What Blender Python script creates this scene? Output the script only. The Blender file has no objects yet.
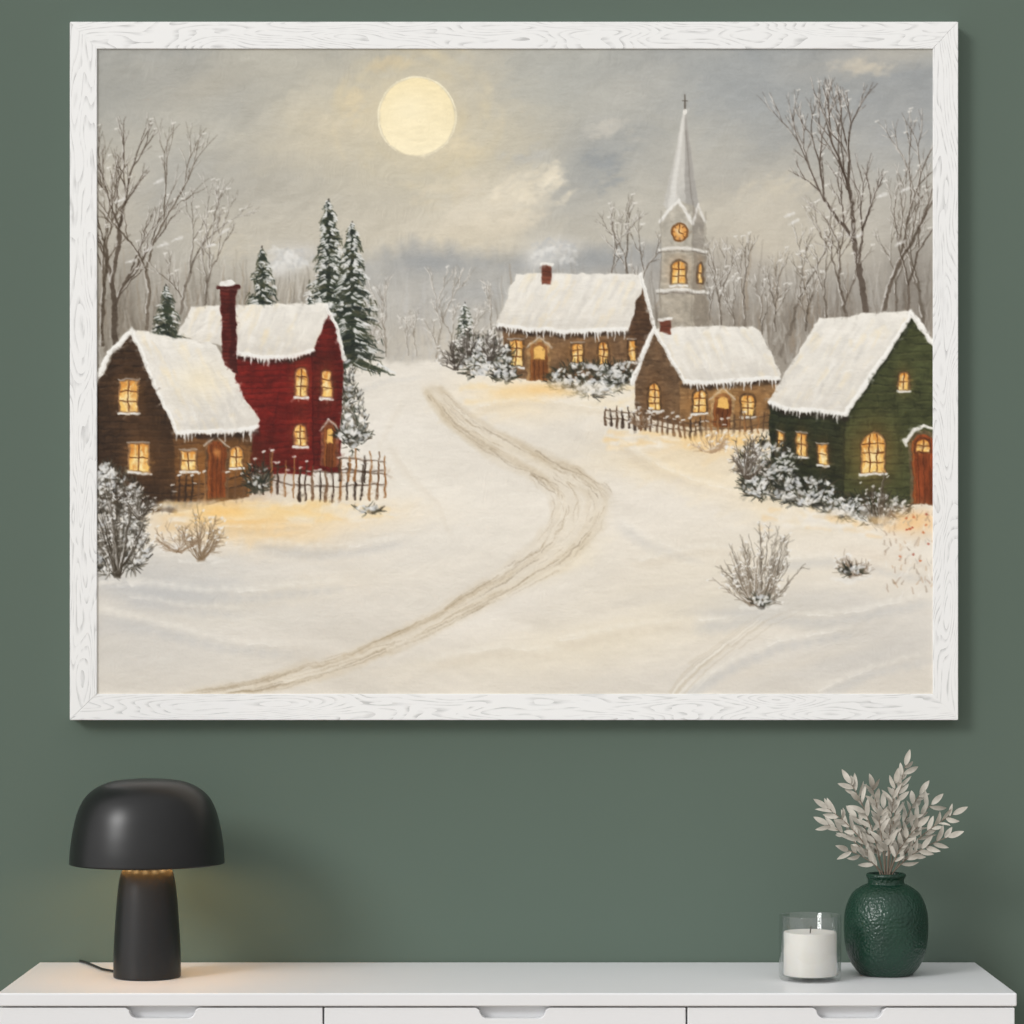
import bpy, bmesh, math, random
import numpy as np
from mathutils import Vector, Matrix

scene = bpy.context.scene
try:
    scene.view_settings.view_transform = 'Standard'
    scene.view_settings.look = 'None'
except Exception:
    pass

# ============================================================ helpers
def s2l(c):
    c = c/255.0
    return c/12.92 if c <= 0.04045 else ((c+0.055)/1.055)**2.4
def rgb(r, g, b):
    return (s2l(r), s2l(g), s2l(b), 1.0)

def new_mat(name, col=(0.8,0.8,0.8,1), rough=0.5, metal=0.0):
    m = bpy.data.materials.new(name); m.use_nodes = True
    nt = m.node_tree; b = nt.nodes['Principled BSDF']
    b.inputs['Base Color'].default_value = col
    b.inputs['Roughness'].default_value = rough
    b.inputs['Metallic'].default_value = metal
    return m, nt, b

def noise_color(nt, b, c1, c2, scale, detail=4, coord='Object', stretch=(1,1,1)):
    tc = nt.nodes.new('ShaderNodeTexCoord'); mp = nt.nodes.new('ShaderNodeMapping')
    mp.inputs['Scale'].default_value = stretch
    n = nt.nodes.new('ShaderNodeTexNoise'); n.inputs['Scale'].default_value = scale
    n.inputs['Detail'].default_value = detail
    r = nt.nodes.new('ShaderNodeValToRGB')
    r.color_ramp.elements[0].color = c1; r.color_ramp.elements[1].color = c2
    r.color_ramp.elements[0].position = 0.3; r.color_ramp.elements[1].position = 0.7
    nt.links.new(tc.outputs[coord], mp.inputs[0]); nt.links.new(mp.outputs[0], n.inputs['Vector'])
    nt.links.new(n.outputs['Fac'], r.inputs['Fac']); nt.links.new(r.outputs['Color'], b.inputs['Base Color'])
    return mp, n

def add_bump(nt, b, height_socket, strength, dist):
    bp = nt.nodes.new('ShaderNodeBump'); bp.inputs['Strength'].default_value = strength
    bp.inputs['Distance'].default_value = dist
    nt.links.new(height_socket, bp.inputs['Height']); nt.links.new(bp.outputs[0], b.inputs['Normal'])

def empty(name, loc=(0,0,0)):
    e = bpy.data.objects.new(name, None); e.location = loc
    scene.collection.objects.link(e); return e

def obj_from_bm(name, bm, mat, parent=None, smooth=False, loc=(0,0,0)):
    me = bpy.data.meshes.new(name); bm.normal_update(); bm.to_mesh(me); bm.free()
    if smooth:
        for p in me.polygons: p.use_smooth = True
    o = bpy.data.objects.new(name, me); scene.collection.objects.link(o)
    if mat: me.materials.append(mat)
    o.location = loc
    if parent: o.parent = parent
    return o

def box(name, x0,x1,y0,y1,z0,z1, mat, parent=None, bevel=0.0):
    bm = bmesh.new(); bmesh.ops.create_cube(bm, size=1.0)
    for v in bm.verts:
        v.co = Vector(((x0+x1)/2+v.co.x*(x1-x0), (y0+y1)/2+v.co.y*(y1-y0), (z0+z1)/2+v.co.z*(z1-z0)))
    o = obj_from_bm(name, bm, mat, parent)
    if bevel:
        md = o.modifiers.new('bevel','BEVEL'); md.width = bevel; md.segments = 3; md.limit_method='ANGLE'
    return o

def lathe(name, prof, mat, parent=None, loc=(0,0,0), segs=96, smooth=True):
    bm = bmesh.new(); rings = []
    for r, z in prof:
        if r < 1e-6: rings.append([bm.verts.new((0,0,z))])
        else: rings.append([bm.verts.new((r*math.cos(2*math.pi*i/segs), r*math.sin(2*math.pi*i/segs), z)) for i in range(segs)])
    for a, b in zip(rings, rings[1:]):
        for i in range(segs):
            j = (i+1) % segs
            if len(a)==1 and len(b)==1: continue
            if len(a)==1: bm.faces.new((a[0], b[i], b[j]))
            elif len(b)==1: bm.faces.new((a[i], a[j], b[0]))
            else: bm.faces.new((a[i], a[j], b[j], b[i]))
    bmesh.ops.recalc_face_normals(bm, faces=bm.faces)
    return obj_from_bm(name, bm, mat, parent, smooth, loc)

def spline(pts, n=8):
    P = [Vector((p[0], 0, p[1])) for p in pts]; out = []
    for i in range(len(P)-1):
        p0 = P[max(i-1,0)]; p1=P[i]; p2=P[i+1]; p3=P[min(i+2,len(P)-1)]
        for k in range(n):
            t=k/n
            q = 0.5*((2*p1)+(-p0+p2)*t+(2*p0-5*p1+4*p2-p3)*t*t+(-p0+3*p1-3*p2+p3)*t**3)
            out.append((max(q.x,0), q.z))
    out.append((P[-1].x, P[-1].z)); return out

def tube(bm, pts, radii, segs=6):
    rings=[]
    for i,p in enumerate(pts):
        d = (pts[min(i+1,len(pts)-1)]-pts[max(i-1,0)]).normalized()
        u = d.cross(Vector((0.3,1,0.2))).normalized(); w = d.cross(u)
        rings.append([bm.verts.new(p+radii[i]*(math.cos(2*math.pi*k/segs)*u+math.sin(2*math.pi*k/segs)*w)) for k in range(segs)])
    for a,b in zip(rings,rings[1:]):
        for k in range(segs):
            bm.faces.new((a[k],a[(k+1)%segs],b[(k+1)%segs],b[k]))
    bm.faces.new(rings[-1]); bm.faces.new(rings[0][::-1])

# ============================================================ PAINTING RASTER (vertex colours of the canvas)
S = 1.25; PX0, PY0, PW, PH = 97.0, 49.0, 836.0, 645.0
nx = int(PW*S)+1; ny = int(PH*S)+1
XX, YY = np.meshgrid(PX0+np.arange(nx)/S, PY0+np.arange(ny)/S)
XX = XX.astype(np.float32); YY = YY.astype(np.float32)
img = np.zeros((ny,nx,3), np.float32)
rnd = random.Random(7); nrng = np.random.RandomState(5)
TAB = nrng.rand(8,256,256).astype(np.float32)
def nz(u, v, k=0):
    T = TAB[k % 8]
    iu = np.floor(u).astype(int); iv = np.floor(v).astype(int)
    fu = u-iu; fv = v-iv; fu = fu*fu*(3-2*fu); fv = fv*fv*(3-2*fv)
    a=T[iv%256,iu%256]; b=T[iv%256,(iu+1)%256]; c=T[(iv+1)%256,iu%256]; d=T[(iv+1)%256,(iu+1)%256]
    return (a*(1-fu)+b*fu)*(1-fv)+(c*(1-fu)+d*fu)*fv
def fbm(u, v, k=0, o=4):
    s=0; a=0.5; t=0
    for i in range(o):
        s = s+a*nz(u*2**i+i*17, v*2**i+i*31, k+i); t+=a; a*=0.5
    return s/t
def C(c): return np.array(c, np.float32)
def win(x0,y0,x1,y1):
    i0=max(0,int((x0-PX0)*S)-1); i1=min(nx,int((x1-PX0)*S)+3)
    j0=max(0,int((y0-PY0)*S)-1); j1=min(ny,int((y1-PY0)*S)+3)
    if i1<=i0 or j1<=j0: return None
    return (slice(j0,j1), slice(i0,i1))
def comp(sl, a, col):
    a = a[...,None]
    img[sl] = img[sl]*(1-a)+col*a
def polymask(pts, sl, soft=0.5):
    x=XX[sl]; y=YY[sl]; n=len(pts)
    d=np.full(x.shape,1e9,np.float32); ins=np.zeros(x.shape,bool)
    for i in range(n):
        ax,ay=pts[i]; bx,by=pts[(i+1)%n]
        ex,ey=bx-ax,by-ay; L=ex*ex+ey*ey+1e-9
        t=np.clip(((x-ax)*ex+(y-ay)*ey)/L,0,1)
        d=np.minimum(d,(x-ax-t*ex)**2+(y-ay-t*ey)**2)
        if ay!=by:
            c=((ay>y)!=(by>y))&(x<(bx-ax)*(y-ay)/(by-ay)+ax)
            ins^=c
    d=np.sqrt(d); sd=np.where(ins,d,-d)
    return np.clip(sd/(2*soft)+0.5,0,1)
def bbox(pts,m=2):
    xs=[p[0] for p in pts]; ys=[p[1] for p in pts]
    return win(min(xs)-m,min(ys)-m,max(xs)+m,max(ys)+m)
def poly(pts, col, a=1.0, soft=0.5, c2=None, vert=True, tex=0.0, ts=(10,4)):
    sl=bbox(pts,2+soft*2)
    if sl is None: return
    m=polymask(pts,sl,soft)*a
    cc=C(col)
    if c2 is not None:
        xs=[p[0] for p in pts]; ys=[p[1] for p in pts]
        t=np.clip((YY[sl]-min(ys))/(max(ys)-min(ys)),0,1) if vert else np.clip((XX[sl]-min(xs))/(max(xs)-min(xs)),0,1)
        cc=cc*(1-t[...,None])+C(c2)*t[...,None]
    else: cc=np.broadcast_to(cc,m.shape+(3,))
    if tex:
        n=fbm(XX[sl]/ts[0],YY[sl]/ts[1],3,4)-0.5
        cc=cc*(1+tex*2*n[...,None])
    comp(sl,m,np.clip(cc,0,255))
def stroke(x0,y0,x1,y1,w0,w1,col,a=1.0,soft=0.5):
    w=max(w0,w1)/2+soft+1
    sl=win(min(x0,x1)-w,min(y0,y1)-w,max(x0,x1)+w,max(y0,y1)+w)
    if sl is None: return
    x=XX[sl];y=YY[sl]; ex,ey=x1-x0,y1-y0; L=ex*ex+ey*ey+1e-9
    t=np.clip(((x-x0)*ex+(y-y0)*ey)/L,0,1)
    d=np.sqrt((x-x0-t*ex)**2+(y-y0-t*ey)**2)
    r=(w0+(w1-w0)*t)/2
    k=np.minimum(1.0,r*2*1.1+0.15)
    comp(sl,np.clip((np.maximum(r,0.45)-d)/(2*soft)+0.5,0,1)*a*k,C(col))
def line(pts,w0,w1,col,a=1.0,soft=0.5):
    n=len(pts)-1
    for i in range(n):
        stroke(*pts[i],*pts[i+1],w0+(w1-w0)*i/n,w0+(w1-w0)*(i+1)/n,col,a,soft)
def blob(cx,cy,rx,ry,col,a=1.0,hard=0.0,ang=0.0):
    R=max(rx,ry)*(1.0 if hard else 2.2)
    sl=win(cx-R,cy-R,cx+R,cy+R)
    if sl is None: return
    c,s=math.cos(math.radians(ang)),math.sin(math.radians(ang))
    u=((XX[sl]-cx)*c+(YY[sl]-cy)*s)/rx; v=(-(XX[sl]-cx)*s+(YY[sl]-cy)*c)/ry
    r=np.sqrt(u*u+v*v)
    if hard: m=np.clip((1-r)*min(rx,ry)/hard+0.5,0,1)
    else: m=np.exp(-r*r*1.1)*np.clip((2.2-r)*3,0,1)
    comp(sl,m*a,C(col))
def rough(pts,amp=1.0,step=6,seed=0):
    r=random.Random(seed); out=[]
    n=len(pts)
    for i in range(n):
        ax,ay=pts[i];bx,by=pts[(i+1)%n]; L=math.hypot(bx-ax,by-ay); k=max(1,int(L/step))
        for j in range(k):
            t=j/k; out.append((ax+(bx-ax)*t+r.uniform(-amp,amp)*(j>0),ay+(by-ay)*t+r.uniform(-amp,amp)*(j>0)))
    return out
def clipped(pts, fn, soft=0.5):
    sl=bbox(pts,70)
    bk=img[sl].copy(); fn(); m=polymask(pts,sl,soft)[...,None]
    img[sl]=bk*(1-m)+img[sl]*m
def pick(x,y):
    i=min(nx-1,max(0,int((x-PX0)*S))); j=min(ny-1,max(0,int((y-PY0)*S)))
    return img[j,i].copy()
def painterly(x0,y0,x1,y1,n,L,W,ang,dang,jit,a=0.5,seed=1,ylim=None,soft=.9):
    r=random.Random(seed)
    for _ in range(n):
        x=r.uniform(x0,x1); y=r.uniform(y0,y1)
        if ylim and y<ylim(x): continue
        c=pick(x,y)+r.uniform(-jit,jit)
        th=math.radians(ang+r.uniform(-dang,dang)); l=r.uniform(.4,1)*L/2
        stroke(x-l*math.cos(th),y-l*math.sin(th),x+l*math.cos(th),y+l*math.sin(th),r.uniform(.5,1)*W,r.uniform(.2,.8)*W,c,a*r.uniform(.4,1),soft)

# ---- sky
wx=fbm(XX/120,YY/90,0)*2; 
n1=fbm(XX/190+wx,YY/95+wx*.8,1,5); n2=fbm(XX/80-wx*.7,YY/50+wx*.4,4,5)
t=np.clip((YY-49)/300,0,1)[...,None]
sky=C((170,171,167))*(1-t)+C((194,188,176))*t
sky=sky+np.clip((n1[...,None]-0.5)*2.2,-1,1)*C((24,20,12))+(n2[...,None]-.5)*C((28,25,19))
img[:]=sky
blob(417,130,200,130,(208,200,179),0.6)
blob(417,122,110,96,(219,208,180),0.55)
for (x,y,a_,b_,c,al,an) in [(330,130,60,28,(212,201,176),.6,-25),(300,110,40,16,(216,207,184),.4,-40),(410,235,190,36,(214,206,188),.65,0),(250,230,110,50,(203,196,180),.6,0),
  (160,70,100,26,(174,171,161),.5,0),(200,90,50,18,(194,186,168),.4,-20),(500,208,60,26,(226,217,198),.85,-16),(528,190,32,16,(236,226,204),.85,-35),(482,233,60,15,(221,211,190),.75,-8),(540,212,30,10,(230,219,196),.6,-30),
  (600,160,60,36,(160,163,163),.8,-30),(565,200,22,30,(168,170,169),.45,20),(600,120,40,16,(190,188,180),.5,-30),(610,230,80,30,(188,185,176),.6,0),(780,210,90,44,(204,197,182),.75,0),(860,62,80,14,(196,190,178),.6,-8),
  (740,90,80,50,(169,172,172),.7,0),(900,130,60,60,(175,176,175),.5,0),(560,80,60,40,(178,180,176),.6,0),(640,80,40,20,(192,190,182),.6,-20),(740,260,80,36,(208,198,180),.6,0),(110,230,40,70,(192,185,171),.6,0),(105,90,40,50,(158,158,152),.5,0),
  (470,80,30,40,(200,194,178),.5,10),(650,190,30,40,(190,188,180),.4,0),(240,170,60,30,(190,185,172),.4,-15),(900,220,60,40,(194,188,177),.5,0)]:
    blob(x,y,a_,b_,c,al,ang=an)
painterly(97,49,933,300,1900,44,13,-18,45,8,0.4,2)
painterly(97,49,933,300,1500,24,6,-25,60,10,0.3,3)
r=random.Random(77)
for (cx,cy,rx,ry,c) in [(520,196,36,16,(236,226,204)),(500,224,40,9,(226,216,196)),(548,184,12,14,(240,230,208)),(335,128,40,14,(218,208,184)),(602,130,30,12,(200,196,186)),(600,170,24,22,(154,158,160)),(860,70,30,7,(206,198,182)),(470,186,20,10,(218,209,190)),(530,160,26,8,(192,190,182)),(770,190,50,14,(210,202,184)),(250,250,60,14,(208,200,182)),(390,66,24,6,(206,192,162)),(350,105,12,20,(220,206,174)),(460,150,18,12,(222,210,182)),(440,196,34,10,(218,208,186))]:
    for _ in range(28):
        x=cx+r.gauss(0,.5)*rx; y=cy+r.gauss(0,.5)*ry; th=math.radians(r.uniform(-50,10)); L=r.uniform(6,18); j=r.uniform(-7,7)
        line([(x,y),(x+L*.5*math.cos(th),y+L*.5*math.sin(th)-1.5),(x+L*math.cos(th),y+L*math.sin(th))],r.uniform(4,8),2,tuple(q+j for q in c),.24,1.6)
# moon
for i in range(70):
    a0=rnd.uniform(0,6.283); q=rnd.uniform(42,88); n_=rnd.randint(2,4)
    p=[(417+q*math.cos(a0+u*.16),117+q*math.sin(a0+u*.16)) for u in range(n_)]
    line(p,rnd.uniform(4,13),3,rnd.choice([(226,212,178),(216,203,170),(208,196,166)]),0.17,3)
blob(417,117,40,41,(233,216,176),0.55)
poly([(417+37.5*math.cos(i/40*6.283)+rnd.uniform(-.4,.4),117+39*math.sin(i/40*6.283)+rnd.uniform(-.4,.4)) for i in range(40)],(248,232,188),1,0.9,c2=(252,240,206),tex=0.03)
for _ in range(14):
    a0=rnd.uniform(0,6.28); p=[(417+39*math.cos(a0+u*.2),117+40*math.sin(a0+u*.2)) for u in range(5)]; line(p,1.4,.7,(255,246,216),.5,.6)
blob(410,110,22,20,(254,244,212),0.5)

# ---- distant woods
def hill(x0,x1,fy,base,col,a,soft=3.0,seed=0,c2=None):
    pts=[]; r=random.Random(seed); x=x0
    while x<=x1: pts.append((x,fy(x)+r.uniform(-5,5))); x+=6
    pts+= [(x1,base),(x0,base)]
    poly(pts,col,a,soft,tex=0.08,ts=(11,18),c2=c2)
hill(335,690,lambda x:252+9*math.sin(x/37)+(10 if x<400 else 0),380,(158,161,164),0.65,8,1,(194,189,180))
hill(90,345,lambda x:266+14*math.sin(x/30),420,(170,164,153),0.5,12,2)
hill(600,940,lambda x:262+12*math.sin(x/41)-(14 if x>850 else 0),440,(168,162,154),0.55,12,3)
hill(340,660,lambda x:286+7*math.sin(x/19),400,(190,187,180),0.6,10,4,(198,190,176))
hill(90,345,lambda x:310+10*math.sin(x/23),440,(130,120,105),0.5,12,5)
hill(640,940,lambda x:306+9*math.sin(x/27),440,(132,122,109),0.5,11,6)
painterly(340,245,660,350,800,22,8,-70,50,12,.4,6,soft=1.6)
blob(390,300,30,16,(204,201,194),.6); blob(480,292,40,12,(174,176,177),.4); blob(440,340,80,14,(206,198,183),.6); blob(540,262,60,10,(148,152,156),.5); blob(430,262,40,10,(152,156,160),.5); blob(600,258,40,10,(150,154,157),.45)
r=random.Random(11)
for _ in range(1700):
    x=r.uniform(97,933); 
    if 345<x<500 and r.random()<.4: continue
    y1=r.uniform(300,372); y0=y1-r.uniform(14,62)
    dk=r.choice([(98,88,76),(132,122,110),(208,203,194),(222,218,210),(84,74,62),(158,150,138),(146,124,98),(230,227,220)])
    if 345<x<500: dk=tuple(.35*c+.65*186 for c in dk); y0+=14
    stroke(x,y1,x+r.uniform(-9,9),y0,r.uniform(.8,3.2),.5,dk,r.uniform(.12,.42),.9)
for (cx,cy,rx,ry,c,a) in [(120,312,30,46,(108,98,84),.4),(190,305,40,30,(132,122,108),.25),(912,295,30,56,(100,92,83),.45),(840,308,40,32,(124,116,107),.3),(455,300,30,22,(174,174,171),.35),(740,318,40,22,(140,130,117),.35),(385,320,26,32,(180,177,169),.35)]:
    blob(cx,cy,rx,ry,c,a)
# smoke from chimneys
for (x,y,sx) in [(285,262,1),(546,254,1)]:
    blob(x,y,22,14,(220,219,215),.85); blob(x+18,y-9,18,8,(210,208,204),.65); blob(x-8,y+8,12,8,(222,220,215),.7)
    for _ in range(30):
        cx=x+rnd.uniform(-16,26); cy=y+rnd.uniform(-11,9); th=rnd.uniform(-1.2,.6)
        line([(cx,cy),(cx+5*math.cos(th),cy+4*math.sin(th)-2),(cx+10*math.cos(th+.5),cy+8*math.sin(th+.5))],4,1.5,rnd.choice([(234,233,229),(188,189,188)]),.32,1.2)

# ---- snow ground
def horizon(x):
    if x<340: return 372
    if x<500: return 360+3*math.sin(x/20)
    if x<660: return 372
    return 392
gp=[(x,horizon(x)+rnd.uniform(-1.5,1.5)) for x in range(90,945,6)]+[(945,700),(90,700)]
sl=win(90,350,940,700)
m=polymask(gp,sl,2.0)
t=np.clip((YY[sl]-360)/330,0,1)[...,None]
g=C((234,228,217))*(1-t)+C((225,218,206))*t
u=(XX[sl]*.92+YY[sl]*.38); v=(-XX[sl]*.38+YY[sl]*.92)
g=g+(fbm(u/140,v/26,2,4)[...,None]-.5)*C((30,30,30))+(fbm(u/60,v/9,5,3)[...,None]-.5)*10
comp(sl,m,np.clip(g,0,250))
for (x,y,a_,b_,c,al,an) in [(480,400,130,40,(242,236,224),.6,0),(720,570,160,60,(237,228,210),.7,0),(430,510,110,60,(240,234,222),.75,0),
  (190,590,120,30,(202,201,198),.85,6),(140,650,110,34,(213,210,204),.6,0),(330,545,90,16,(214,210,203),.65,-6),(300,590,120,14,(232,222,203),.5,-10),
  (860,650,120,30,(207,204,199),.75,-12),(700,680,120,16,(217,211,201),.6,0),(840,600,70,14,(211,207,201),.7,8),(680,470,90,18,(244,225,188),.75,8),
  (505,400,50,18,(244,225,190),.8,12),(620,402,60,14,(242,227,196),.65,0),(720,442,68,16,(245,212,156),.88,4),(780,508,64,15,(242,224,190),.65,14),
  (250,522,76,20,(243,204,142),.9,8),(330,512,76,16,(243,217,172),.75,0),(190,522,36,12,(241,206,152),.85,0),(600,640,130,30,(237,226,202),.6,-12),
  (500,610,90,14,(240,234,224),.6,-22),(640,520,60,40,(241,234,222),.6,0),(380,430,50,26,(239,234,225),.6,0),(570,560,40,10,(244,231,203),.5,-30),(150,600,40,10,(190,190,191),.4,10),(880,560,50,14,(233,219,199),.5,10),(400,470,20,30,(232,226,213),.5,0),
  (250,620,120,10,(232,226,214),.5,-6),(120,630,60,8,(196,195,194),.4,4),(640,600,90,8,(214,208,198),.4,-14),(800,660,90,8,(229,220,204),.5,-14),(470,660,110,10,(229,220,202),.5,-8),(420,560,60,8,(216,211,202),.4,-16)]:
    blob(x,y,a_,b_,c,al,ang=an)
painterly(97,372,933,694,2000,70,10,-10,24,6,.34,4,ylim=lambda x:horizon(x)+8,soft=2)
painterly(97,372,933,694,1400,34,4,-14,34,7,.28,5,ylim=lambda x:horizon(x)+6,soft=1.1)
def drift(pts,w=6,a=.4,cool=True):
    D=[]
    for i in range(len(pts)-1):
        for k in range(5): D.append((pts[i][0]+(pts[i+1][0]-pts[i][0])*k/5,pts[i][1]+(pts[i+1][1]-pts[i][1])*k/5))
    D.append(pts[-1])
    line([(x,y+w*.9) for x,y in D],w*1.6,w*.6,(196,196,195) if cool else (214,202,182),a*.45,w*.55)
    line([(x,y-w*.3) for x,y in D],w*.8,w*.3,(248,244,234),a*.45,w*.4)
    for i in range(0,len(D)-3,3):
        if rnd.random()<.4: line([(x,y+rnd.uniform(-.5,.5)) for x,y in D[i:i+3]],1.2,.5,(252,249,242),a*.8,.6)
for pts,w,a,c in [([(100,572),(150,585),(210,592),(280,588),(340,580)],8,.6,True),([(97,610),(150,622),(220,640),(290,648)],8,.5,True),([(130,596),(180,606),(240,610)],6,.4,True),
  ([(260,540),(310,548),(360,545),(400,538)],7,.5,True),([(390,440),(410,470),(440,500),(450,530)],6,.25,False),([(620,440),(650,462),(690,478),(740,492)],7,.45,False),
  ([(700,620),(760,612),(820,616),(880,606),(930,596)],8,.6,True),([(680,694),(720,668),(780,640),(850,628)],7,.6,True),([(560,640),(620,628),(680,620)],7,.4,False),
  ([(780,560),(830,556),(880,566),(930,575)],7,.5,True),([(430,660),(500,648),(560,650)],7,.35,False),([(480,405),(520,398),(560,402),(610,410)],5,.45,False),([(640,560),(690,548),(730,548)],6,.35,False),
  ([(820,690),(870,668),(930,655)],7,.5,True),([(170,520),(240,528),(300,524)],5,.5,False),([(350,390),(390,376),(420,374)],4,.3,True),([(400,400),(380,440),(395,480)],5,.25,False),([(620,520),(650,540),(700,556)],7,.3,True)]:
    drift(pts,w,a,c)
# faint second track to the lower right
for _ in range(26):
    o=rnd.gauss(0,5); s_=rnd.uniform(0,.6)
    P2=[(676,694),(700,668),(730,645),(762,622),(800,604)]
    k0=int(s_*4); line([(x+o,y+o*.4+rnd.uniform(-.6,.6)) for x,y in P2[k0:k0+3]],rnd.uniform(.8,2),.6,rnd.choice([(204,192,170),(192,180,160),(246,241,230)]),.3,.7)

# ---- path
Lf=[(424,388),(440,412),(462,434),(500,460),(538,480),(553,500),(551,522),(532,550),(492,578),(432,614),(380,640),(300,668),(240,684),(170,694)]
Rt=[(434,386),(458,404),(486,426),(536,452),(584,474),(610,494),(606,520),(582,550),(534,582),(472,614),(407,645),(324,676),(262,690),(215,697)]
def dens(P,n=10):
    o=[];
    for i in range(len(P)-1):
        p0=P[max(i-1,0)];p1=P[i];p2=P[i+1];p3=P[min(i+2,len(P)-1)]
        for k in range(n):
            t=k/n
            o.append(tuple(.5*((2*p1[d])+(-p0[d]+p2[d])*t+(2*p0[d]-5*p1[d]+4*p2[d]-p3[d])*t*t+(-p0[d]+3*p1[d]-3*p2[d]+p3[d])*t**3) for d in (0,1)))
    o.append(P[-1]); return o
LD,RD=dens(Lf),dens(Rt)
poly(LD[::2]+RD[::-2],(230,219,199),.55,7,tex=.04,ts=(14,6))
def along(f,i0,i1,wob,ph):
    return [((1-f)*LD[i][0]+f*RD[i][0]+wob*math.sin(i*.5+ph),(1-f)*LD[i][1]+f*RD[i][1]+wob*math.cos(i*.37+ph)) for i in range(i0,i1)]
r=random.Random(21); N=len(LD)
for _ in range(100):
    f=r.choice([r.uniform(-.15,.3),r.uniform(.6,1.15)]); i0=r.randint(0,N-12); i1=min(N,i0+r.randint(8,24))
    line(along(f,i0,i1,r.uniform(.5,1.6),r.uniform(0,6)),r.uniform(3,8),2,r.choice([(208,193,166),(216,203,180),(200,185,160)]),.11,2.2)
for _ in range(300):
    f=r.choice([r.gauss(.12,.10),r.gauss(.85,.11),r.uniform(-.1,1.1)]); i0=r.randint(4,N-8); i1=min(N,i0+r.randint(3,12))
    col=r.choice([(176,158,130),(190,174,148),(160,142,116),(242,236,223),(246,241,230),(138,120,96),(170,152,124)])
    line(along(f,i0,i1,r.uniform(.4,2.0),r.uniform(0,6)),r.uniform(.7,1.6),.5,col,r.uniform(.12,.42),.55)

# ================= vegetation helpers
def btree(x,y,h,w,lean=0,seed=0,col=(78,68,58),snow=.35,spread=26,levels=5,a=.9,side=.5):
    r=random.Random(seed)
    def rec(x,y,L,w,ang,lv):
        x0,y0=x,y
        j=r.uniform(-12,18); cc=tuple(q+j for q in col)
        for k in range(3):
            ang2=ang+r.uniform(-9,9)
            x1=x0+L/3*math.cos(math.radians(ang2)); y1=y0+L/3*math.sin(math.radians(ang2))
            stroke(x0,y0,x1,y1,w*(1-.22*k/3),w*(1-.22*(k+1)/3),cc,a*(.7 if lv<1 else 1),.45)
            if r.random()<snow: stroke(x0-.35*w-.3,y0,x1-.35*w-.3,y1,max(.7,w*.45),.5,(230,227,221),.72,.45)
            x0,y0=x1,y1; ang=ang2
            if lv>0 and k<2 and r.random()<side:
                rec(x0,y0,L*r.uniform(.4,.7),w*.5,ang+r.choice([-1,1])*r.uniform(spread,spread*1.8),lv-2)
        if lv>0:
            for sgn in (-1,1):
                rec(x0,y0,L*r.uniform(.6,.86),w*(.68 if sgn==1 else .56),ang+sgn*r.uniform(spread*.3,spread)+(-90-ang)*.15,lv-1)
        elif r.random()<snow*.35:
            stroke(x0-1.5,y0+.5,x0+1.5,y0-.5,1.8,1,(236,233,226),.75,.6)
    rec(x,y,h*.27,w,-90+lean,levels)
def fir(x,ytop,ybase,hw,seed,dens_=1.0,snow=.5):
    r=random.Random(seed); H=ybase-ytop
    stroke(x,ytop-4,x,ybase,1.2,4,(40,36,30),.9)
    y=ytop
    while y<ybase:
        t=(y-ytop)/H; 
        for sgn in (-1,1):
            w=hw*(t**.8)*r.uniform(.45,1.2)+1.5
            for q in range(2):
                ww=w*r.uniform(.5,1.05); yy=y+r.uniform(-1,2); dr_=r.uniform(.1,.5)
                p=[(x,yy),(x+sgn*ww*.55,yy+ww*dr_*.4),(x+sgn*ww,yy+ww*dr_)]
                line(p,r.uniform(2.6,4.6),1,r.choice([(38,46,38),(54,62,46),(30,36,32),(72,74,54),(48,54,44)]),.8)
            for q in range(3):
                f=r.uniform(.2,1); stroke(x+sgn*w*f,y+w*.3*f,x+sgn*w*f+sgn*r.uniform(0,4),y+w*.3*f+r.uniform(3,7),1.6,.7,r.choice([(42,52,42),(76,78,58)]),.75)
            for q in range(2):
                if r.random()<snow:
                    f=r.uniform(.05,.9); ww=r.uniform(.12,.35)*w+1
                    stroke(x+sgn*w*f,y+w*.3*f-1.4,x+sgn*(w*f+ww),y+w*.3*f+ww*.4-1.2,r.uniform(1.4,3.6),1,(230,230,227),.85)
        y+=2.6/dens_
    for _ in range(int(hw*4)):
        t=r.random()**.7; xx=x+r.uniform(-1,1)*hw*t; stroke(xx,ytop+H*t,xx+r.uniform(-4,4),ytop+H*t+r.uniform(-2,4),1.2,.6,r.choice([(84,80,58),(226,226,223),(34,40,32)]),.6)
def bush(cx,cy,rx,ry,seed,n=160,cols=((40,44,34),(58,60,46),(30,30,26),(76,66,50)),snow=.35,tw=1.0):
    r=random.Random(seed)
    for _ in range(int(n*.4)):
        a0=r.uniform(0,6.28); q=r.random()**.6
        blob(cx+rx*q*math.cos(a0),cy+ry*q*math.sin(a0),r.uniform(2,4.5),r.uniform(1.6,3.5),r.choice(cols),.5,.9,r.uniform(0,90))
    for _ in range(int(n*1.3)):
        a0=r.uniform(0,6.28); q=r.random()**.4*1.15
        x=cx+rx*q*math.cos(a0); y=cy+ry*q*math.sin(a0); th=math.atan2(y-cy-ry,x-cx)+r.uniform(-.6,.6); L=r.uniform(3,9)
        stroke(x,y,x+L*math.cos(th),y+L*math.sin(th),1.4*tw,.5,r.choice(cols),.75,.4)
    for _ in range(int(n*snow*1.4)):
        a0=r.uniform(0,6.28); q=r.random()**.5*1.05
        x=cx+rx*q*math.cos(a0); y=cy+ry*q*math.sin(a0)*1.0-1; th=r.uniform(-1.2,.6); L=r.uniform(0,4)
        stroke(x,y,x+L*math.cos(th),y+L*math.sin(th),r.uniform(1.2,4.4),r.uniform(.8,2.4),r.choice([(242,240,235),(226,225,221),(206,207,208)]),.8,.7)
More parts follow.
